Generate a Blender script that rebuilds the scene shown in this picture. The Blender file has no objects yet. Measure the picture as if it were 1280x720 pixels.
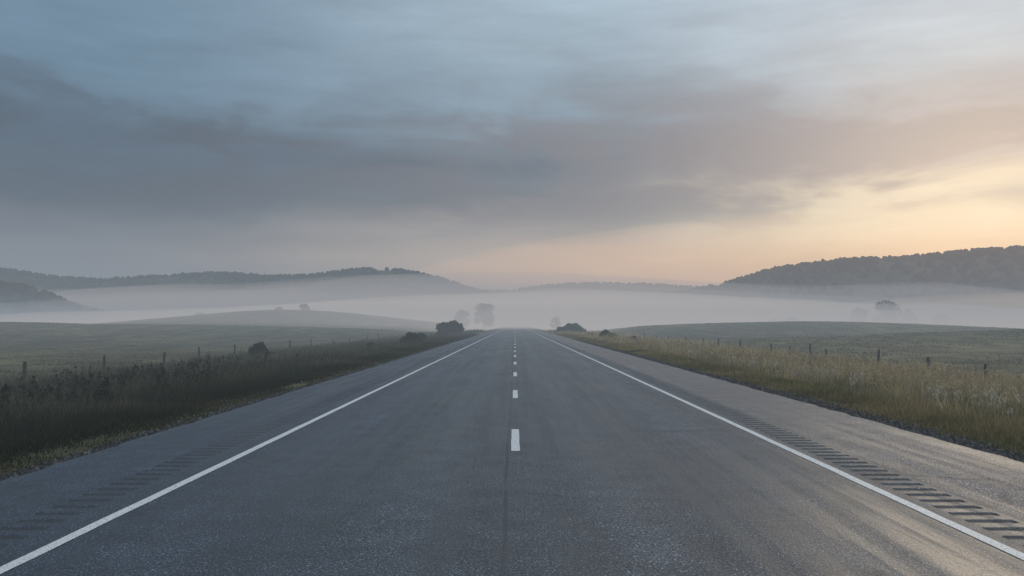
import bpy, math, random, bmesh
import numpy as np
from mathutils import Vector
rng = np.random.default_rng(7)
random.seed(7)
scene = bpy.context.scene
scene.view_settings.view_transform = 'Standard'
scene.view_settings.look = 'None'
scene.view_settings.exposure = 0

def lin(c):
    out = []
    for v in c:
        v = v/255.0
        out.append(v/12.92 if v <= 0.04045 else ((v+0.055)/1.055)**2.4)
    return (out[0], out[1], out[2], 1.0)

# ------------------------------------------------------------------ node helpers
class NT:
    def __init__(self, tree):
        self.t = tree; self.n = tree.nodes; self.l = tree.links
    def new(self, typ, **kw):
        nd = self.n.new(typ)
        for k, v in kw.items(): setattr(nd, k, v)
        return nd
    def put(self, sock, v):
        if isinstance(v, bpy.types.NodeSocket): self.l.new(v, sock)
        else: sock.default_value = v
    def math(self, op, a, b=0.0, c=0.0, clamp=False):
        nd = self.new('ShaderNodeMath', operation=op, use_clamp=clamp)
        self.put(nd.inputs[0], a); self.put(nd.inputs[1], b); self.put(nd.inputs[2], c)
        return nd.outputs[0]
    def rng(self, v, a, b, c=0.0, d=1.0, smooth=True):
        nd = self.new('ShaderNodeMapRange')
        nd.interpolation_type = 'SMOOTHSTEP' if smooth else 'LINEAR'
        self.put(nd.inputs[0], v)
        for i, x in enumerate((a, b, c, d)): self.put(nd.inputs[i+1], x)
        return nd.outputs[0]
    def mix(self, f, a, b, blend='MIX'):
        nd = self.new('ShaderNodeMix', data_type='RGBA', blend_type=blend)
        self.put(nd.inputs[0], f)
        self.put(nd.inputs[6], a); self.put(nd.inputs[7], b)
        return nd.outputs[2]
    def noise(self, vec, scale, detail=3, rough=0.55, dist=0.0):
        nd = self.new('ShaderNodeTexNoise')
        self.l.new(vec, nd.inputs['Vector'])
        nd.inputs['Scale'].default_value = scale; nd.inputs['Detail'].default_value = detail
        nd.inputs['Roughness'].default_value = rough; nd.inputs['Distortion'].default_value = dist
        return nd.outputs[0]
    def mapping(self, vec, scale=(1,1,1), loc=(0,0,0), rot=(0,0,0)):
        nd = self.new('ShaderNodeMapping')
        self.l.new(vec, nd.inputs[0])
        nd.inputs['Location'].default_value = loc; nd.inputs['Rotation'].default_value = rot
        nd.inputs['Scale'].default_value = scale
        return nd.outputs[0]
    def ramp(self, f, stops, interp='LINEAR'):
        nd = self.new('ShaderNodeValToRGB')
        cr = nd.color_ramp; cr.interpolation = interp
        while len(cr.elements) > 1: cr.elements.remove(cr.elements[-1])
        cr.elements[0].position = stops[0][0]; cr.elements[0].color = stops[0][1]
        for p, c in stops[1:]:
            e = cr.elements.new(p); e.color = c
        self.put(nd.inputs[0], f)
        return nd.outputs[0]

def new_mat(name):
    m = bpy.data.materials.new(name); m.use_nodes = True
    m.node_tree.nodes.clear()
    t = NT(m.node_tree)
    out = t.new('ShaderNodeOutputMaterial')
    return m, t, out

def principled(t, out, col, rough=0.8, spec=0.3, normal=None):
    p = t.new('ShaderNodeBsdfPrincipled')
    t.put(p.inputs['Base Color'], col); t.put(p.inputs['Roughness'], rough)
    t.put(p.inputs['Specular IOR Level'], spec)
    if normal is not None: t.l.new(normal, p.inputs['Normal'])
    t.l.new(p.outputs[0], out.inputs['Surface'])
    return p

def bump(t, h, strength, dist):
    b = t.new('ShaderNodeBump'); b.inputs['Strength'].default_value = strength
    b.inputs['Distance'].default_value = dist
    t.l.new(h, b.inputs['Height']); return b.outputs[0]

# ------------------------------------------------------------------ world
SUN_AZ, SUN_EL = math.radians(29), math.radians(6)
w = bpy.data.worlds.new("World"); scene.world = w; w.use_nodes = True
w.node_tree.nodes.clear(); t = NT(w.node_tree)
wo = t.new('ShaderNodeOutputWorld'); bg = t.new('ShaderNodeBackground')
t.l.new(bg.outputs[0], wo.inputs[0])
tc = t.new('ShaderNodeTexCoord').outputs['Generated']
sep = t.new('ShaderNodeSeparateXYZ'); t.l.new(tc, sep.inputs[0])
X, Y, Z = sep.outputs
hyp = t.math('SQRT', t.math('ADD', t.math('ADD', t.math('MULTIPLY', X, X), t.math('MULTIPLY', Y, Y)), 1e-4))
S = t.math('DIVIDE', X, hyp)
n1 = t.noise(t.mapping(tc, (1.6, 1.6, 6.0), (3.1, 0.4, 1.7)), 1.7, 3, 0.5, 0.3)
n2 = t.noise(t.mapping(tc, (2.2, 2.2, 13.0), (0.7, 5.0, 0.2), (0.0, 0.10, 0)), 2.6, 5, 0.6)
n3 = t.noise(t.mapping(tc, (1.5, 1.5, 5.0), (8.7, 2.0, 4.2), (0.0, -0.15, 0)), 3.0, 4, 0.55, 0.6)
zz = t.math('ADD', Z, t.math('MULTIPLY', t.math('SUBTRACT', n1, 0.5), t.rng(Z, 0.0, 0.2, 0.03, 0.11)))
L = [(0,(124,132,143)),(.06,(122,128,138)),(.095,(104,113,126)),(.145,(66,86,104)),(.19,(72,95,116)),(.27,(104,136,160)),(.42,(130,160,184)),(1,(205,220,236))]
M = [(0,(228,204,180)),(.07,(228,203,178)),(.10,(194,179,169)),(.14,(118,123,131)),(.185,(98,110,124)),(.24,(144,165,181)),(.34,(174,195,210)),(1,(225,234,244))]
R = [(0,(246,206,164)),(.06,(255,224,176)),(.11,(255,244,210)),(.145,(252,232,202)),(.18,(208,194,187)),(.22,(182,179,184)),(.29,(198,208,217)),(.37,(210,223,236)),(1,(225,234,244))]
def rp(st): return t.ramp(zz, [(p, lin(c)) for p, c in st], 'EASE')
col = t.mix(t.rng(S, -0.50, 0.08), rp(L), rp(M))
col = t.mix(t.rng(S, 0.02, 0.42), col, rp(R))
k = t.math('ADD', 0.72, t.math('MULTIPLY', n2, 0.56))
kc = t.new('ShaderNodeCombineColor'); [t.l.new(k, kc.inputs[i]) for i in range(3)]
col = t.mix(1.0, col, kc.outputs[0], 'MULTIPLY')
cm = t.math('MULTIPLY', t.rng(n3, 0.42, 0.62), t.rng(Z, 0.08, 0.15))
cm = t.math('MULTIPLY', cm, t.rng(Z, 0.31, 0.19, 0.10, 0.85))
ccol = t.mix(t.rng(S, -0.5, 0.5), lin((64,80,97)), lin((162,152,154)))
col = t.mix(cm, col, ccol)
ov = t.rng(Z, 0.42, 0.9, 1.0, 1.6)
oc = t.new('ShaderNodeCombineColor'); [t.l.new(ov, oc.inputs[i]) for i in range(3)]
col = t.mix(1.0, col, oc.outputs[0], 'MULTIPLY')
sd = (math.sin(SUN_AZ)*math.cos(SUN_EL), math.cos(SUN_AZ)*math.cos(SUN_EL), math.sin(SUN_EL))
dn = t.new('ShaderNodeVectorMath', operation='DOT_PRODUCT'); t.l.new(tc, dn.inputs[0]); dn.inputs[1].default_value = sd
glow = t.math('MULTIPLY', t.math('POWER', t.math('MAXIMUM', dn.outputs['Value'], 0.0), 60.0), 0.42)
gc = t.new('ShaderNodeCombineColor')
t.l.new(glow, gc.inputs[0]); t.l.new(t.math('MULTIPLY', glow, 0.72), gc.inputs[1]); t.l.new(t.math('MULTIPLY', glow, 0.42), gc.inputs[2])
col = t.mix(1.0, col, gc.outputs[0], 'ADD')
sky = t.new('ShaderNodeTexSky', sky_type='NISHITA'); sky.sun_disc = False
sky.sun_elevation = SUN_EL; sky.sun_rotation = SUN_AZ
ns = t.mix(1.0, sky.outputs[0], (0.10, 0.10, 0.10, 1), 'MULTIPLY')
col = t.mix(0.06, col, ns)
t.l.new(col, bg.inputs[0]); bg.inputs[1].default_value = 1.0

sl = bpy.data.lights.new("sun", 'SUN'); sl.energy = 1.1; sl.angle = math.radians(14); sl.color = (1.0, 0.82, 0.60)
so = bpy.data.objects.new("sun", sl); scene.collection.objects.link(so)
so.rotation_euler = Vector(sd).to_track_quat('Z', 'Y').to_euler()

# ------------------------------------------------------------------ camera
cam = bpy.data.cameras.new("camera"); co = bpy.data.objects.new("camera", cam)
scene.collection.objects.link(co); scene.camera = co
cam.lens = 30; cam.sensor_width = 36; cam.clip_end = 20000; cam.clip_start = 0.05
co.location = (0, 0, 1.74); co.rotation_euler = (math.radians(90+2.4), 0, 0.0035)

# ------------------------------------------------------------------ mesh helpers
def mesh_obj(name, verts, faces_flat, sizes, mats, mat_idx=None, smooth=False, color=None):
    verts = np.asarray(verts, dtype=np.float32); faces_flat = np.asarray(faces_flat, dtype=np.int32)
    sizes = np.asarray(sizes, dtype=np.int32)
    me = bpy.data.meshes.new(name)
    me.vertices.add(len(verts)); me.vertices.foreach_set('co', verts.ravel())
    me.loops.add(len(faces_flat)); me.loops.foreach_set('vertex_index', faces_flat)
    me.polygons.add(len(sizes))
    st = np.concatenate([[0], np.cumsum(sizes)[:-1]]).astype(np.int32)
    me.polygons.foreach_set('loop_start', st); me.polygons.foreach_set('loop_total', sizes)
    for m in mats: me.materials.append(m)
    if mat_idx is not None: me.polygons.foreach_set('material_index', np.asarray(mat_idx, dtype=np.int32))
    me.polygons.foreach_set('use_smooth', np.full(len(sizes), smooth))
    if color is not None:
        a = me.color_attributes.new('tint', 'FLOAT_COLOR', 'POINT')
        a.data.foreach_set('color', np.asarray(color, dtype=np.float32).ravel())
    me.update(calc_edges=True)
    ob = bpy.data.objects.new(name, me); scene.collection.objects.link(ob)
    return ob

class MB:
    def __init__(s): s.v=[]; s.f=[]; s.sz=[]; s.mi=[]; s.c=[]; s.n=0
    def add(s, v, faces, mi=0, c=None):
        v = np.asarray(v, dtype=np.float32).reshape(-1,3)
        faces = np.asarray(faces, dtype=np.int32)
        s.v.append(v); s.f.append((faces+s.n).ravel()); s.sz.append(np.full(len(faces), faces.shape[1]))
        s.mi.append(np.full(len(faces), mi))
        if c is None: c = np.ones((len(v),4))
        s.c.append(np.broadcast_to(np.asarray(c, dtype=np.float32), (len(v),4))); s.n += len(v)
    def build(s, name, mats, smooth=False):
        return mesh_obj(name, np.concatenate(s.v), np.concatenate(s.f), np.concatenate(s.sz), mats,
                        np.concatenate(s.mi), smooth, np.concatenate(s.c))
    def tube(s, p0, p1, r0, r1, n=6, mi=0, c=None, cap=True):
        p0=np.array(p0,float); p1=np.array(p1,float); d=p1-p0; d/=np.linalg.norm(d)+1e-9
        a=np.cross(d,[0.3,0.9,0.1]); a/=np.linalg.norm(a); b=np.cross(d,a)
        th=np.arange(n)*2*math.pi/n
        ring=np.cos(th)[:,None]*a+np.sin(th)[:,None]*b
        v=np.concatenate([p0+ring*r0, p1+ring*r1])
        s.add(v,[[i,(i+1)%n,n+(i+1)%n,n+i] for i in range(n)],mi,c)
        if cap:
            s.add(np.concatenate([p1+ring*r1,[p1+d*r1*0.4]]),[[i,(i+1)%n,n] for i in range(n)],mi,c)

_g = rng.random((256,256))
def vnoise(x, y):
    x=np.asarray(x,float); y=np.asarray(y,float)
    xi=np.floor(x).astype(int); yi=np.floor(y).astype(int); fx=x-xi; fy=y-yi
    fx=fx*fx*(3-2*fx); fy=fy*fy*(3-2*fy)
    g=lambda a,b:_g[a%256,b%256]
    return (g(xi,yi)*(1-fx)+g(xi+1,yi)*fx)*(1-fy)+(g(xi,yi+1)*(1-fx)+g(xi+1,yi+1)*fx)*fy
def fbm(x,y,o=3):
    r=0;a=.5;s=0
    for i in range(o): r=r+a*vnoise(x*2**i+17*i,y*2**i+5*i); s+=a; a*=.5
    return r/s

EL, ER = 5.7, 6.4
def sst(a,b,x):
    t=np.clip((x-a)/(b-a),0,1); return t*t*(3-2*t)
def gauss(x,y,cx,cy,rx,ry,h): return h*np.exp(-((x-cx)/rx)**2-((y-cy)/ry)**2)
def H(x, y):
    x=np.asarray(x,float); y=np.asarray(y,float)
    e=np.where(x<0,-x-EL,x-ER)
    base=-0.06-0.05*sst(0,0.6,e)-1.15*sst(0.6,8.5,e)-0.45*sst(8,18,e)
    roll=(gauss(x,y,-170,230,130,75,3.9)+gauss(x,y,-105,400,75,80,10.0)+gauss(x,y,85,250,70,60,4.4)
          +gauss(x,y,120,120,70,45,3.6)+gauss(x,y,-110,110,50,40,1.0))
    roll=roll+ (fbm(x/60,y/60,3)-0.5)*1.4
    z=base+roll*sst(10,34,e)
    z=z+(fbm(x/2.3+9,y/2.3,3)-0.5)*0.22*sst(0.8,4,e)
    return z

# ------------------------------------------------------------------ materials
def attr_tint(t):
    a=t.new('ShaderNodeAttribute'); a.attribute_name='tint'; return a.outputs['Color']
def foliage_mat(name, trans=0.35):
    m,t,out=new_mat(name); c=attr_tint(t)
    p=t.new('ShaderNodeBsdfDiffuse'); t.l.new(c,p.inputs['Color'])
    if trans<=0:
        t.l.new(p.outputs[0],out.inputs['Surface']); return m
    tr=t.new('ShaderNodeBsdfTranslucent'); t.l.new(c,tr.inputs[0])
    mx=t.new('ShaderNodeMixShader'); mx.inputs[0].default_value=trans
    t.l.new(p.outputs[0],mx.inputs[1]); t.l.new(tr.outputs[0],mx.inputs[2]); t.l.new(mx.outputs[0],out.inputs['Surface'])
    return m
M_grass=foliage_mat('grass_blades',0.4); M_leaf=foliage_mat('leaves',0.2); M_far=foliage_mat('forest_canopy',0)
m,t,out=new_mat('bark'); g=t.new('ShaderNodeNewGeometry')
nn=t.noise(t.mapping(g.outputs['Position'],(6,6,1.5)),3,4)
principled(t,out,t.ramp(nn,[(.3,(.035,.028,.022,1)),(.7,(.11,.095,.08,1))]),.9,.1); M_bark=m
m,t,out=new_mat('weathered_wood'); g=t.new('ShaderNodeNewGeometry')
nn=t.noise(t.mapping(g.outputs['Position'],(20,20,2)),3,4)
principled(t,out,t.ramp(nn,[(.3,(.030,.026,.023,1)),(.7,(.09,.08,.07,1))]),.9,.1,bump(t,nn,.5,.01)); M_wood=m
m,t,out=new_mat('fence_wire'); p=principled(t,out,(.12,.11,.10,1),.5,.4); p.inputs['Metallic'].default_value=.6; M_wire=m

m,t,out=new_mat('meadow_soil'); g=t.new('ShaderNodeNewGeometry'); P=g.outputs['Position']
a=t.noise(P,.012,4,.6); b=t.noise(P,.35,4,.65); c=t.noise(P,6.0,3,.7)
d=t.noise(t.mapping(P,(1,.18,1),(0,0,0),(0,0,.5)),.25,3,.6)
gc=t.ramp(a,[(.35,(.052,.054,.030,1)),(.5,(.082,.078,.042,1)),(.65,(.14,.112,.062,1))])
gc=t.mix(1.0,gc,t.ramp(b,[(.3,(.45,.5,.45,1)),(.7,(1.5,1.42,1.3,1))]),'MULTIPLY')
gc=t.mix(.9,gc,t.ramp(d,[(.35,(.6,.62,.6,1)),(.65,(1.4,1.35,1.25,1))]),'MULTIPLY')
gc=t.mix(.7,gc,t.ramp(c,[(.3,(.5,.5,.5,1)),(.7,(1.4,1.4,1.4,1))]),'MULTIPLY')
principled(t,out,gc,.95,.1,bump(t,b,.9,.3)); M_ground=m

# asphalt
m,t,out=new_mat('asphalt'); g=t.new('ShaderNodeNewGeometry'); P=g.outputs['Position']
sp=t.new('ShaderNodeSeparateXYZ'); t.l.new(P,sp.inputs[0]); px,py,pz=sp.outputs
fine=t.noise(P,52,2,.85); fine2=t.noise(P,17,3,.75); med=t.noise(P,2.2,4,.65)
streak=t.noise(t.mapping(P,(2.6,.07,1)),1.6,3,.55); big=t.noise(t.mapping(P,(1,.35,1)),.45,4,.6)
ac=t.ramp(fine,[(.34,(.003,.0045,.007,1)),(.50,(.016,.020,.0265,1)),(.59,(.056,.064,.076,1)),(.69,(.30,.305,.31,1))])
ac=t.mix(.9,ac,t.ramp(fine2,[(.3,(.30,.30,.30,1)),(.7,(1.75,1.75,1.75,1))]),'MULTIPLY')
ac=t.mix(.95,ac,t.ramp(streak,[(.3,(.58,.58,.59,1)),(.7,(1.42,1.41,1.40,1))]),'MULTIPLY')
ac=t.mix(.95,ac,t.ramp(big,[(.3,(.56,.56,.58,1)),(.7,(1.44,1.43,1.41,1))]),'MULTIPLY')
ac=t.mix(.95,ac,t.ramp(med,[(.3,(.60,.60,.61,1)),(.7,(1.40,1.40,1.38,1))]),'MULTIPLY')
ax=t.math('ABSOLUTE',px)
wp=t.math('COSINE',t.math('MULTIPLY',t.math('SUBTRACT',ax,1.0),3.55))
wpf=t.math('MULTIPLY',t.rng(wp,-.3,1.0),t.rng(ax,3.5,3.2))
ac=t.mix(t.math('MULTIPLY',wpf,.5),ac,t.mix(1.0,ac,(1.6,1.58,1.55,1),'MULTIPLY'))
ac=t.mix(t.rng(px,1.5,-5.0),ac,t.mix(1.0,ac,(.42,.62,.84,1),'MULTIPLY'))  # dimmer, bluer light towards the left, painted into the asphalt colour
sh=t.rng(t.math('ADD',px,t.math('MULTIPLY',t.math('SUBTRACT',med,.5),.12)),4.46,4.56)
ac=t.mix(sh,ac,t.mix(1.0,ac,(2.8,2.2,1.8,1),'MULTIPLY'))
def seam(x0,wd,amp,seed):
    wob=t.noise(t.mapping(P,(0,.22,0),(seed,seed*.7,seed)),1.0,1,.5)
    wob2=t.noise(t.mapping(P,(0,5,0),(seed,seed*.3,seed)),1.0,3,.6)
    xx=t.math('ADD',t.math('SUBTRACT',px,x0),t.math('ADD',t.math('MULTIPLY',t.math('SUBTRACT',wob,.5),amp),t.math('MULTIPLY',t.math('SUBTRACT',wob2,.5),.035)))
    return t.rng(t.math('ABSOLUTE',xx),wd*.4,wd,1,0)
s1=seam(-.09,.026,.10,3.3); s2=seam(4.5,.02,.03,7.1)
sm=t.math('MAXIMUM',s1,s2)
gap=t.rng(t.noise(t.mapping(P,(0,.9,0)),1.0,3,.6),.38,.5,.35,1)
sm=t.math('MULTIPLY',sm,gap)
vo=t.new('ShaderNodeTexVoronoi',feature='DISTANCE_TO_EDGE'); vo.inputs['Scale'].default_value=.42
wv=t.new('ShaderNodeVectorMath',operation='ADD'); t.l.new(P,wv.inputs[0])
cx_=t.new('ShaderNodeCombineXYZ'); t.l.new(t.math('MULTIPLY',med,1.6),cx_.inputs[0]); t.l.new(t.math('MULTIPLY',fine2,.35),cx_.inputs[1]); t.l.new(cx_.outputs[0],wv.inputs[1])
t.l.new(wv.outputs[0],vo.inputs['Vector'])
ck=t.math('MULTIPLY',t.rng(vo.outputs['Distance'],.004,.015,1,0),t.rng(big,.50,.58))
sm=t.math('MAXIMUM',sm,t.math('MULTIPLY',ck,.8))
ac=t.mix(t.math('MULTIPLY',sm,.8),ac,(.004,.004,.005,1))
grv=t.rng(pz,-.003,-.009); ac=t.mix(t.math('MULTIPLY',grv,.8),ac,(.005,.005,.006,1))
hh=t.math('ADD',fine,t.math('MULTIPLY',fine2,.8))
ro=t.rng(t.math('ADD',t.math('MULTIPLY',big,.5),t.math('MULTIPLY',streak,.5)),.38,.62,.42,.66)
ro=t.math('ADD',ro,t.math('MULTIPLY',sh,.06))
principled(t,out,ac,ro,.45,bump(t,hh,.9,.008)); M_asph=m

m,t,out=new_mat('road_paint'); g=t.new('ShaderNodeNewGeometry'); P=g.outputs['Position']
f=t.noise(P,60,4,.75); f2=t.noise(P,5,4,.7)
wear=t.math('MULTIPLY',t.rng(f,.46,.60),t.rng(f2,.35,.7,.3,1.0))
pc=t.mix(wear,t.ramp(f2,[(.3,(.50,.51,.51,1)),(.7,(.72,.72,.70,1))]),(.08,.08,.08,1))
principled(t,out,pc,.6,.4); M_paint=m
m,t,out=new_mat('gravel_stone'); c=attr_tint(t); principled(t,out,c,.85,.3); M_grav=m

# ------------------------------------------------------------------ ground
xs=np.sinh(np.linspace(-1,1,341)*6.2)/np.sinh(6.2)*4500
yy=np.sinh(np.linspace(0,1,360)*6.0)/np.sinh(6.0)*6500
ys=np.concatenate([[-300,-120,-60,-30,-15,-7,-3],yy])
gx,gy=np.meshgrid(xs,ys); gz=H(gx,gy)
nx,ny=len(xs),len(ys); idx=np.arange(nx*ny).reshape(ny,nx)
F=np.stack([idx[:-1,:-1],idx[:-1,1:],idx[1:,1:],idx[1:,:-1]],-1).reshape(-1,4)
inroad=(gx>-EL)&(gx<ER); gz=np.where(inroad,-0.16,gz)
mesh_obj('ground',np.stack([gx,gy,gz],-1).reshape(-1,3),F.ravel(),np.full(len(F),4),[M_ground],smooth=True)

# ------------------------------------------------------------------ road
Y0,Y1=-60,2500
rb=MB()
RI,RO=3.98,4.42
edge_y=np.concatenate([[-60],np.arange(0,120,.2),np.arange(120,260,1.0),np.linspace(260,Y1,60)])
def strip(x0,x1,ysl,z0=0,z1=0,wob0=0,wob1=0,mi=0,b=rb):
    n=len(ysl)
    xa=x0+(wob0*(fbm(ysl/.6,ysl*0+x0,4)-.5) if wob0 else 0*ysl); xb=x1+(wob1*(fbm(ysl/.6,ysl*0+x1,4)-.5) if wob1 else 0*ysl)
    v=np.stack([np.stack([xa,ysl,0*ysl+z0],-1),np.stack([xb,ysl,0*ysl+z1],-1)],1).reshape(-1,3)
    i=np.arange(n-1)*2
    b.add(v,np.stack([i,i+1,i+3,i+2],-1),mi)
ly=np.array([-60,0,60,200,800,2500.])
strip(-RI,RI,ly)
strip(-EL,-RO,edge_y,0,0,.16,0); strip(RO,ER,edge_y,0,0,0,.16)
def skirt(x,dirn):
    xa=x+.16*(fbm(edge_y/.6,edge_y*0+x,4)-.5)
    v=np.stack([np.stack([xa,edge_y,0*edge_y],-1),np.stack([xa+dirn*.10,edge_y,0*edge_y-.17],-1)],1).reshape(-1,3)
    i=np.arange(len(edge_y)-1)*2
    rb.add(v,np.stack([i,i+1,i+3,i+2],-1))
skirt(-EL,-1); skirt(ER,1)
pitch=0.29; prof=[0,.03,.06,.09,.12,.15]; dep=[0,-.009,-.013,-.013,-.009,0]
for sgn in (-1,1):
    ysr=[];zr=[]; y=0.0
    while y<170:
        for a,b_ in zip(prof,dep): ysr.append(y+a); zr.append(b_)
        y+=pitch
    ysr=np.array([-60.0]+ysr+[y,2500.0]); zr=np.array([0.0]+zr+[0.0,0.0])
    x0,x1=sgn*RI,sgn*RO; xi0,xi1=sgn*(RI+.02),sgn*(RO-.02)
    n=len(ysr)
    v=np.stack([np.stack([x0+0*ysr,ysr,0*zr],-1),np.stack([xi0+0*ysr,ysr,zr],-1),np.stack([xi1+0*ysr,ysr,zr],-1),np.stack([x1+0*ysr,ysr,0*zr],-1)],1).reshape(-1,3)
    i=np.arange(n-1)*4
    fs=np.concatenate([np.stack([i+k_,i+k_+1,i+k_+5,i+k_+4],-1) for k_ in range(3)])
    rb.add(v,fs)
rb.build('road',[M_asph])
mb=MB()
py_=np.concatenate([np.arange(-20,120,.06),np.linspace(120,1500,200)])
strip(-3.68,-3.57,py_,.004,.004,.016,.016,b=mb)
strip(3.74,3.85,py_,.004,.004,.016,.016,b=mb)
k_=-2
while 11.75+8.3*k_<700:
    a=11.75+8.3*k_; yl=np.linspace(a,a+2.4,40)
    strip(-.055,.065,yl,.004,.004,.016,.016,b=mb); k_+=1
mb.build('road_marking',[M_paint])

# ------------------------------------------------------------------ gravel verge
gb=MB()
ico=np.array([[0,0,1],[.9,0,.2],[.28,.85,.2],[-.73,.53,.2],[-.73,-.53,.2],[.28,-.85,.2],[0,0,-.6]])
icf=np.array([[0,1,2],[0,2,3],[0,3,4],[0,4,5],[0,5,1],[6,2,1],[6,3,2],[6,4,3],[6,5,4],[6,1,5]])
def stones(n,side,e0,e1,y0,y1,up=0):
    yv=y0*np.exp(rng.random(n)*math.log(y1/y0)); ev=e0+(e1-e0)*rng.random(n)**1.4
    xv=np.where(side<0,-EL-ev,ER+ev); zv=H(xv,yv)+up
    s=(.010+.028*rng.random(n)**2)*(1+yv/60)
    V=ico[None]*s[:,None,None]*(0.7+.6*rng.random((n,1,3)))
    th=rng.random(n)*6.28; c,s_=np.cos(th)[:,None],np.sin(th)[:,None]
    V=np.stack([V[...,0]*c-V[...,1]*s_,V[...,0]*s_+V[...,1]*c,V[...,2]],-1)
    V=V+np.stack([xv,yv,zv],-1)[:,None]
    Fq=(icf[None]+np.arange(n)[:,None,None]*7).reshape(-1,3)
    g_=.015+.10*rng.random(n)**2.5; col=np.stack([g_*1.03,g_,g_*.98,np.ones(n)],-1)
    gb.add(V.reshape(-1,3),Fq,0,np.repeat(col,7,0))
stones(34000,1,-.02,.95,6,90); stones(16000,-1,-.02,.55,6,90)
gb.build('gravel',[M_grav])

# ------------------------------------------------------------------ grass
def blades(b,x,y,h,wd,col,lean=.35,z=None):
    n=len(x); z=H(x,y)-.02 if z is None else z
    th=rng.random(n)*6.283; dx,dy=np.cos(th),np.sin(th)
    la=rng.random(n)*6.283; ll=h*lean*(.3+rng.random(n)); lx,ly_=np.cos(la)*ll,np.sin(la)*ll
    P=np.stack([x,y,z],-1); W=np.stack([dx*wd,dy*wd,0*dx],-1)*.5
    mid=P+np.stack([lx*.3,ly_*.3,h*.55],-1); tip=P+np.stack([lx,ly_,h*(1-.1*lean)],-1)
    V=np.stack([P-W,P+W,mid-W*.8,mid+W*.8,tip],1)
    i=np.arange(n)*5
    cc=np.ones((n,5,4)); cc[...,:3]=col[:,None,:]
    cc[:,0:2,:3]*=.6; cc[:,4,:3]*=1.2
    o=b.n
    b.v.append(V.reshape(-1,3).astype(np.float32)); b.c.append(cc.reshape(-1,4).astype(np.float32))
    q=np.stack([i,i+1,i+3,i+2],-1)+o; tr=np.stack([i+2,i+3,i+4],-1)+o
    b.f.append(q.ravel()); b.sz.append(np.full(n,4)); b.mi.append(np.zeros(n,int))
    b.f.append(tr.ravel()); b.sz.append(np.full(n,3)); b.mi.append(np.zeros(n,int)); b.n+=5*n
def palette(n,green,tan,f):
    g=np.array(green);q=np.array(tan); f=np.clip(f,0,1)[:,None]
    c=g*(1-f)+q*f
    return c*(.6+.8*rng.random((n,1)))
def field(b,n,side,e0,e1,y0,y1,hf,greens,tans,tf,wk=1.0):
    y=y0*np.exp(rng.random(n)*math.log(y1/y0)); e=e0+(e1-e0)*rng.random(n)
    x=np.where(side<0,-EL-e,ER+e)
    k=np.abs(x)<y*.85+2; x,y,e=x[k],y[k],e[k]
    cl=fbm(x/1.1+40,y/1.1+11,3); keep=rng.random(len(x))<sst(.22,.45,cl)+.25
    x,y,e,cl=x[keep],y[keep],e[keep],cl[keep]; n=len(x)
    h=hf(e,y,cl)*(.55+.75*rng.random(n)); wd=(.0045+.00055*y)*wk*(.7+.6*rng.random(n))
    f=tf+ (fbm(x/4+3,y/4,3)-.5)*1.8+(rng.random(n)-.5)*.6
    blades(b,x,y,h,wd,palette(n,greens,tans,f)*(.6+.9*cl[:,None]),.45)
gr=MB()
hs=lambda e,y,c:(.06+.20*sst(.5,2.6,e))*(.45+1.2*c)
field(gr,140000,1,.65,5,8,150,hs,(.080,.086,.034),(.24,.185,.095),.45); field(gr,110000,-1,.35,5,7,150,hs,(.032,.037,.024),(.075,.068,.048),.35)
ht=lambda e,y,c:(.14+.78*sst(1.4,5.5,e))*(.22+1.4*c)
field(gr,210000,1,2.6,19,10,240,ht,(.112,.106,.050),(.38,.295,.165),.6,1.0)
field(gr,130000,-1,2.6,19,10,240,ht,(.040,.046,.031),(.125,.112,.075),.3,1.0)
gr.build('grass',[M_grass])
sg=MB()
def seeds(n,side,e0,e1,y0,y1,col,hh,spread):
    y=y0*np.exp(rng.random(n)*math.log(y1/y0)); e=e0+(e1-e0)*rng.random(n)
    x=np.where(side<0,-EL-e,ER+e); k=(np.abs(x)<y*.85+2)&(fbm(x/1.6+7,y/1.6,2)>.42); x,y=x[k],y[k]; n=len(x)
    z=H(x,y); h=hh*(.6+.6*rng.random(n)); 
    c=np.array(col)*(.7+.6*rng.random((n,1)))
    blades(sg,x,y,h,.004+.0004*y,c*.8,.12,z)
    for j in range(9):
        ang=rng.random(n)*6.283; r=spread*rng.random(n)*h
        zz=z+h*(.72+.3*rng.random(n))
        blades(sg,x+np.cos(ang)*r,y+np.sin(ang)*r,h*.10,(.012+.0006*y),c,.8,zz)
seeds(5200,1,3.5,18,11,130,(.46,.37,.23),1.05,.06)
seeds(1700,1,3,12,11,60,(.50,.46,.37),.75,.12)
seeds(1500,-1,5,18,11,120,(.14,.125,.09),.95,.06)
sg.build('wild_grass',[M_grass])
fg=MB()
def meadow(n,side):
    y=35*np.exp(rng.random(n)*math.log(330/35)); e=17+rng.random(n)*(y*.75)
    x=np.where(side<0,-EL-e,ER+e); cl=fbm(x/6,y/6,3); k=rng.random(n)<sst(.3,.6,cl); x,y=x[k],y[k]; n=len(x)
    blades(fg,x,y,.06+.12*rng.random(n),.02+.0007*y,palette(n,(.068,.070,.038),(.19,.155,.09),.45+(fbm(x/30,y/30,2)-.5)*2.2),.8)
meadow(80000,1); meadow(80000,-1)
fg.build('meadow_grass',[M_grass])

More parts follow.
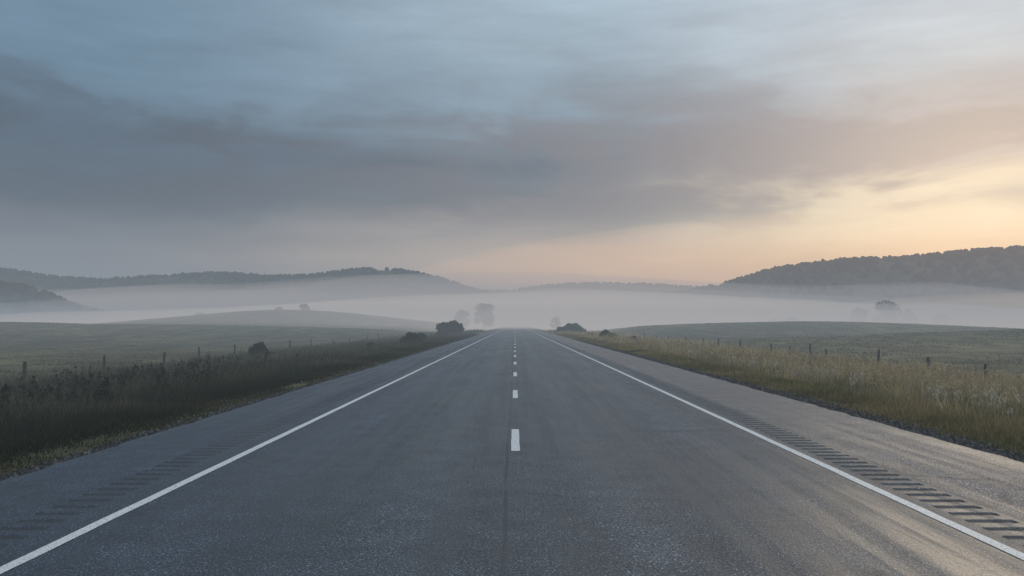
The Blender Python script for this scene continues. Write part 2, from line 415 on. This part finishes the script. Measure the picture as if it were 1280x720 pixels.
# ------------------------------------------------------------------ foliage things
def leafcloud(b,c,r,n,size,col,mi=0,squash=.85):
    d=rng.normal(size=(n,3)); d/=np.linalg.norm(d,axis=1)[:,None]
    rad=r*(.35+.65*rng.random(n)**.45); rad*= (.75+.5*vnoise(d[:,0]*3+c[0]*3,d[:,2]*3+d[:,1]*2+c[1]))
    p=np.array(c)+d*rad[:,None]*np.array([1,1,squash])
    a=rng.normal(size=(n,3)); a/=np.linalg.norm(a,axis=1)[:,None]
    q=np.cross(a,rng.normal(size=(n,3))); q/=np.linalg.norm(q,axis=1)[:,None]
    s=size*(.5+rng.random(n))[:,None]
    V=np.stack([p-a*s,p+q*s*.5,p+a*s,p-q*s*.5],1)
    k=(.55+.7*rng.random(n))*(.7+.3*rng.random())
    cc=np.ones((n,4,4)); cc[...,:3]=(np.array(col)[None]*k[:,None])[:,None]
    b.add(V.reshape(-1,3),(np.arange(4)[None]+np.arange(n)[:,None]*4),mi,cc.reshape(-1,4))
def bush(name,x,y,w_,h,col,n=5000,ls=.07,z=None):
    b=MB(); z=float(H(x,y)) if z is None else z
    nb=15
    for i in range(nb):
        a=i*2.4+random.uniform(-.5,.5); rr=(i/nb)**.5*w_*.34
        r=min(h,w_)*random.uniform(.20,.31)
        cx,cy=x+math.cos(a)*rr,y+math.sin(a)*rr; cz=z+min(h-r*.8,random.uniform(.40,.82)*h*(1-.4*(rr/(w_*.36+1e-6))**2))
        mid=(x+(cx-x)*.4,y+(cy-y)*.4,z+(cz-z)*.55)
        b.tube((x+random.uniform(-.1,.1),y,z-.1),mid,.02*h+.01,.013*h,5,1); b.tube(mid,(cx,cy,cz),.013*h,.004*h,5,1)
        leafcloud(b,(cx,cy,cz),r,n//nb,ls,np.array(col)*random.uniform(.7,1.35))
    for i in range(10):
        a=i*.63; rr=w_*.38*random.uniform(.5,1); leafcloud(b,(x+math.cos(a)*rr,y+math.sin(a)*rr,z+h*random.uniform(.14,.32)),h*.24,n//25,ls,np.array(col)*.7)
    return b.build(name,[M_leaf,M_bark])
def tree(name,x,y,h,w_,col,n=6000,ls=.22):
    b=MB(); z=float(H(x,y)); tr=.028*h
    th=h*.42; p=np.array([x,y,z-.2]); q=np.array([x+random.uniform(-.02,.02)*h,y,z+th*.6]); r_=np.array([x+random.uniform(-.05,.05)*h,y,z+h*.72])
    b.tube(p,q,tr,tr*.75,8,1); b.tube(q,r_,tr*.75,tr*.25,8,1)
    nb=20
    for i in range(nb):
        f=i/nb; a=i*2.4+random.uniform(-.4,.4); hz=z+h*random.uniform(.20,.88)
        env=math.sin(math.pi*min(1,max(0,(hz-z)/h-.05)/1.0))**.6
        rr=w_*.5*env*random.uniform(.35,.78); rad=w_*random.uniform(.11,.20)
        c=(x+math.cos(a)*rr,y+math.sin(a)*rr,hz)
        s0=q+(r_-q)*random.uniform(0,.8)
        m_=(s0+np.array(c))/2+np.array([0,0,-.03*h]); b.tube(s0,m_,tr*.4,tr*.22,6,1); b.tube(m_,c,tr*.22,tr*.07,5,1)
        leafcloud(b,c,rad,n//nb,ls,np.array(col)*random.uniform(.7,1.3))
    leafcloud(b,(r_[0],r_[1],z+h*.86),w_*.2,n//12,ls,col)
    return b.build(name,[M_leaf,M_bark])
DK=(.030,.040,.018)
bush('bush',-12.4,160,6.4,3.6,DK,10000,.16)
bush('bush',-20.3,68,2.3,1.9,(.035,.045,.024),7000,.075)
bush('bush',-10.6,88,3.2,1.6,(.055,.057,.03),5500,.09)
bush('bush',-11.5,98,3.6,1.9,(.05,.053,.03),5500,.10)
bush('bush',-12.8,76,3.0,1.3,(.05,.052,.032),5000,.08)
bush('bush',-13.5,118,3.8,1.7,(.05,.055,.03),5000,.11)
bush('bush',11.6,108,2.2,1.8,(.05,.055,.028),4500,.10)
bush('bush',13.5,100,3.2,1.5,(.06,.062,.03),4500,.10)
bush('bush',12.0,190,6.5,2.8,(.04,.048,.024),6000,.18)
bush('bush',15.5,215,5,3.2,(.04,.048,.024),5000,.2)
tree('tree',-15.5,430,13,13,DK,7000,.32); tree('tree',-27,440,9,11,DK,5000,.32)
tree('tree',19.5,410,6.5,6,DK,3000,.25)
tree('tree',-106,430,4.8,6.0,DK,3000,.25); tree('tree',-120,433,4.0,5.0,DK,3000,.25); tree('tree',-168,455,6.0,9,DK,3500,.3)
tree('tree',222,510,17,18,DK,7000,.4); tree('tree',207,515,12,13,DK,4500,.4); tree('tree',239,518,12,12,DK,4500,.4)
tree('tree',256,515,9,11,DK,3500,.4); tree('tree',164,505,7,9,DK,3500,.35); tree('tree',155,510,6,9,DK,3000,.35)
tb=MB()
for i in range(95):
    y=random.uniform(17,46); x=-random.uniform(11.2,18.5)
    z=float(H(x,y)); r=random.uniform(.25,.6)
    leafcloud(tb,(x,y,z+r*.8),r,650,.035+.0006*y,np.array((.022,.028,.020))*random.uniform(.6,1.5),0,.9)
    for j in range(5):
        a=random.random()*6.28; e=(x+math.cos(a)*r,y+math.sin(a)*r,z+random.uniform(.7,1.5))
        tb.tube((x,y,z),e,.008,.004,4,1)
        for q in range(5):
            u=random.uniform(.6,1); leafcloud(tb,tuple(np.array((x,y,z))*(1-u)+np.array(e)*u),.06,7,.03,(.05,.042,.03))
tb.build('bramble_thicket',[M_leaf,M_bark])

# ------------------------------------------------------------------ fences
def fence(xf,ysp):
    b=MB(); tops=[]
    for y in ysp:
        x=xf+random.uniform(-.25,.25); z=float(H(x,y)); h=random.uniform(1.35,1.75); lx=random.uniform(-.16,.16); r=random.uniform(.07,.10)
        p0=np.array((x,y,z-.3)); p1=np.array((x+lx,y+random.uniform(-.06,.06),z+h)); mid=(p0+p1)/2+np.array([random.uniform(-.015,.015),0,0])
        b.tube(p0,mid,r,r*.95,9,0,cap=False); b.tube(mid,p1,r*.95,r*.86,9,0); tops.append((p0,p1))
    for (a0,a1),(c0,c1) in zip(tops[:-1],tops[1:]):
        for f in (.45,.65,.82,.95):
            pa=a0+(a1-a0)*f; pc=c0+(c1-c0)*f; m_=(pa+pc)/2-np.array([0,0,.04])
            off=np.array([.07 if xf<0 else -.07,0,0])
            b.tube(pa+off,m_+off,.004,.004,4,1,cap=False); b.tube(m_+off,pc+off,.004,.004,4,1,cap=False)
    b.build('wire_fence',[M_wood,M_wire])
fence(23.5,[20,27,34.5,43,48.3,55.5,64,68,73,78,90,99,108,118,130,142,155])
fence(-24,[26,34,42,50,58,65,73,82,91,100,112,124,138,152])

# ------------------------------------------------------------------ hills + forest
m,t,out=new_mat('hill_forest_floor'); g=t.new('ShaderNodeNewGeometry')
nn=t.noise(g.outputs['Position'],.03,5,.6)
principled(t,out,t.ramp(nn,[(.35,(.022,.030,.016,1)),(.65,(.055,.06,.035,1))]),.95,.05); M_hill=m
def icos(s):
    bm=bmesh.new(); bmesh.ops.create_icosphere(bm,subdivisions=s,radius=1)
    v=np.array([x.co[:] for x in bm.verts]); f=np.array([[q.index for q in k.verts] for k in bm.faces]); bm.free(); return v,f
IV,IF=icos(2)
def hill(D,pts,wf,wb,ch,ncr):
    px_=np.array([p[0] for p in pts],float); pz_=np.array([p[1] for p in pts],float)
    x=np.arange(px_[0],px_[-1],D*.006); yv=np.linspace(-1,1,50)
    ker=np.hanning(9); ker/=ker.sum()
    xs_=np.arange(px_[0]-300,px_[-1]+300,10.); zs_=np.convolve(np.interp(xs_,px_,pz_),ker,'same')
    def Z(x,u):
        r=np.interp(x,xs_,zs_)-ch*.7
        prof=np.cos(np.clip(u,-1,1)*math.pi)*.5+.5
        return (r+3)*prof*(1+.10*(fbm(x/90+D,u*4,3)-.5)*(1-prof)*2)-3
    X_,U=np.meshgrid(x,yv); Yw=D+np.where(U<0,U*wf,U*wb); Zw=Z(X_,U)
    n1_,n2_=X_.shape; idx=np.arange(n1_*n2_).reshape(n1_,n2_)
    F_=np.stack([idx[:-1,:-1],idx[:-1,1:],idx[1:,1:],idx[1:,:-1]],-1).reshape(-1,4)
    mesh_obj('hill',np.stack([X_,Yw,Zw],-1).reshape(-1,3),F_.ravel(),np.full(len(F_),4),[M_hill],smooth=True)
    u=np.concatenate([-rng.random(ncr)**1.5*.62,(rng.random(ncr//3)-.5)*.06]); n=len(u)
    cx=px_[0]+(px_[-1]-px_[0])*rng.random(n); k=fbm(cx/60+D,u*6,3)>.30; cx,u=cx[k],u[k]; n=len(u)
    cz=Z(cx,u); cy=D+u*wf
    s=ch*.5*(.40+.75*rng.random(n)**1.7)
    V=IV[None]*(1+.35*(rng.random((n,len(IV),1))-.5))*s[:,None,None]*np.array([.95,.95,1.15])
    V=V+np.stack([cx,cy,cz+s*.75],-1)[:,None]
    Fq=(IF[None]+np.arange(n)[:,None,None]*len(IV)).reshape(-1,3)
    c=np.array([.035,.043,.022])*(.6+.9*rng.random((n,1))); c=np.concatenate([c,np.ones((n,1))],1)
    mesh_obj('forest',V.reshape(-1,3),Fq.ravel(),np.full(len(Fq),3),[M_far],color=np.repeat(c,len(IV),0))
hill(1250,[(0,0),(100,20),(200,42),(289,57),(336,70),(371,82),(429,91),(488,97),(540,98),(593,102),(652,108),(734,114),(900,125),(1200,130),(1500,90),(1800,0)],420,500,8,4400)
hill(1950,[(-500,0),(-300,50),(-95,78),(-6,80),(60,88),(100,93),(180,95),(261,94),(330,92),(403,86),(520,80),(700,60),(900,0)],500,500,8,2600)
hill(1500,[(-1900,0),(-1500,70),(-1100,102),(-891,99),(-820,86),(-722,80),(-623,86),(-525,93),(-413,86),(-342,89),(-300,96),(-244,101),(-200,98),(-160,90),(-117,79),(-75,64),(-5,48),(100,0)],450,500,7,5200)
hill(800,[(-1100,0),(-900,50),(-700,62),(-560,52),(-475,41),(-453,35),(-430,27),(-408,18),(-350,0)],200,300,8,1800)

# ------------------------------------------------------------------ mist (volumes: absorption + emissive colour painted in place of scattered skylight)
def fogmat(name,dens,rgb,k=1.0):
    m,t,out=new_mat(name); va=t.new('ShaderNodeVolumeAbsorption')
    va.inputs['Color'].default_value=(0,0,0,1); va.inputs['Density'].default_value=dens
    e=t.new('ShaderNodeEmission'); e.inputs[0].default_value=lin(rgb); e.inputs[1].default_value=dens*k
    ad=t.new('ShaderNodeAddShader'); t.l.new(va.outputs[0],ad.inputs[0]); t.l.new(e.outputs[0],ad.inputs[1])
    t.l.new(ad.outputs[0],out.inputs['Volume']); return m
def box(name,x0,x1,y0,y1,z0,z1,mat):
    v=[(x,y,z) for z in (z0,z1) for y in (y0,y1) for x in (x0,x1)]
    f=[[0,2,3,1],[4,5,7,6],[0,1,5,4],[2,6,7,3],[0,4,6,2],[1,3,7,5]]
    return mesh_obj(name,v,np.array(f).ravel(),np.full(6,4),[mat])
box('haze',-5000,5000,-400,6400,-30,170,fogmat('haze',.00036,(142,150,161)))
box('mist',-4000,4000,-300,4000,-29,9,fogmat('mist',.0023,(136,146,155)))
def heap(cx,cy,rx,ry,h,dens,rgb,k=1.0,pw=1.6,seed=0):
    # fog lying in the valley: a broad drift thinning smoothly to its top and rim
    nr,na=44,96
    r=np.linspace(0,1,nr)[1:]; a=np.arange(na)*2*math.pi/na
    R_,A_=np.meshgrid(r,a,indexing='ij')
    X_=cx+rx*R_*np.cos(A_); Y_=cy+ry*R_*np.sin(A_)
    Zt=-8+(h+8)*(1-R_)**pw*(1+.7*(fbm(X_/160+seed,Y_/160+seed,3)-.5)*np.minimum(1,R_*4))
    Zt[-1]=-8.0
    top=np.concatenate([[[cx,cy,h]],np.stack([X_,Y_,Zt],-1).reshape(-1,3)])
    fs=[];sz=[]
    for j in range(na):
        fs+=[0,1+j,1+(j+1)%na]; sz.append(3)
    for i in range(nr-2):
        for j in range(na):
            a0=1+i*na+j;b0=1+i*na+(j+1)%na; fs+=[a0,a0+na,b0+na,b0]; sz.append(4)
    base=1+(nr-2)*na; fs+=[base+j for j in range(na)][::-1]; sz.append(na)
    return mesh_obj('fog_bank',top,fs,sz,[fogmat('fog_bank',dens,rgb,k)],smooth=False)
heap(30,520,600,390,24,.0062,(206,194,187),pw=1.05,seed=3)
heap(-620,800,850,580,30,.0042,(138,150,165),pw=1.25,seed=8)
heap(560,720,820,540,34,.0045,(196,175,158),pw=1.0,seed=13)  # sun side warm, far side cool: light direction painted into the banks' emission colours
heap(0,1050,2600,760,68,.0030,(178,171,169),pw=1.6,seed=21)
IV2,IF2=icos(4)
V=IV2*np.array((1700,1600,190))+np.array((1350,2200,60))
mesh_obj('haze',V,IF2.ravel(),np.full(len(IF2),3),[fogmat('haze_painted_glow',.00005,(255,178,106),4.8)],smooth=True)  # added self-glowing ellipsoid: warm sun glow painted as emission
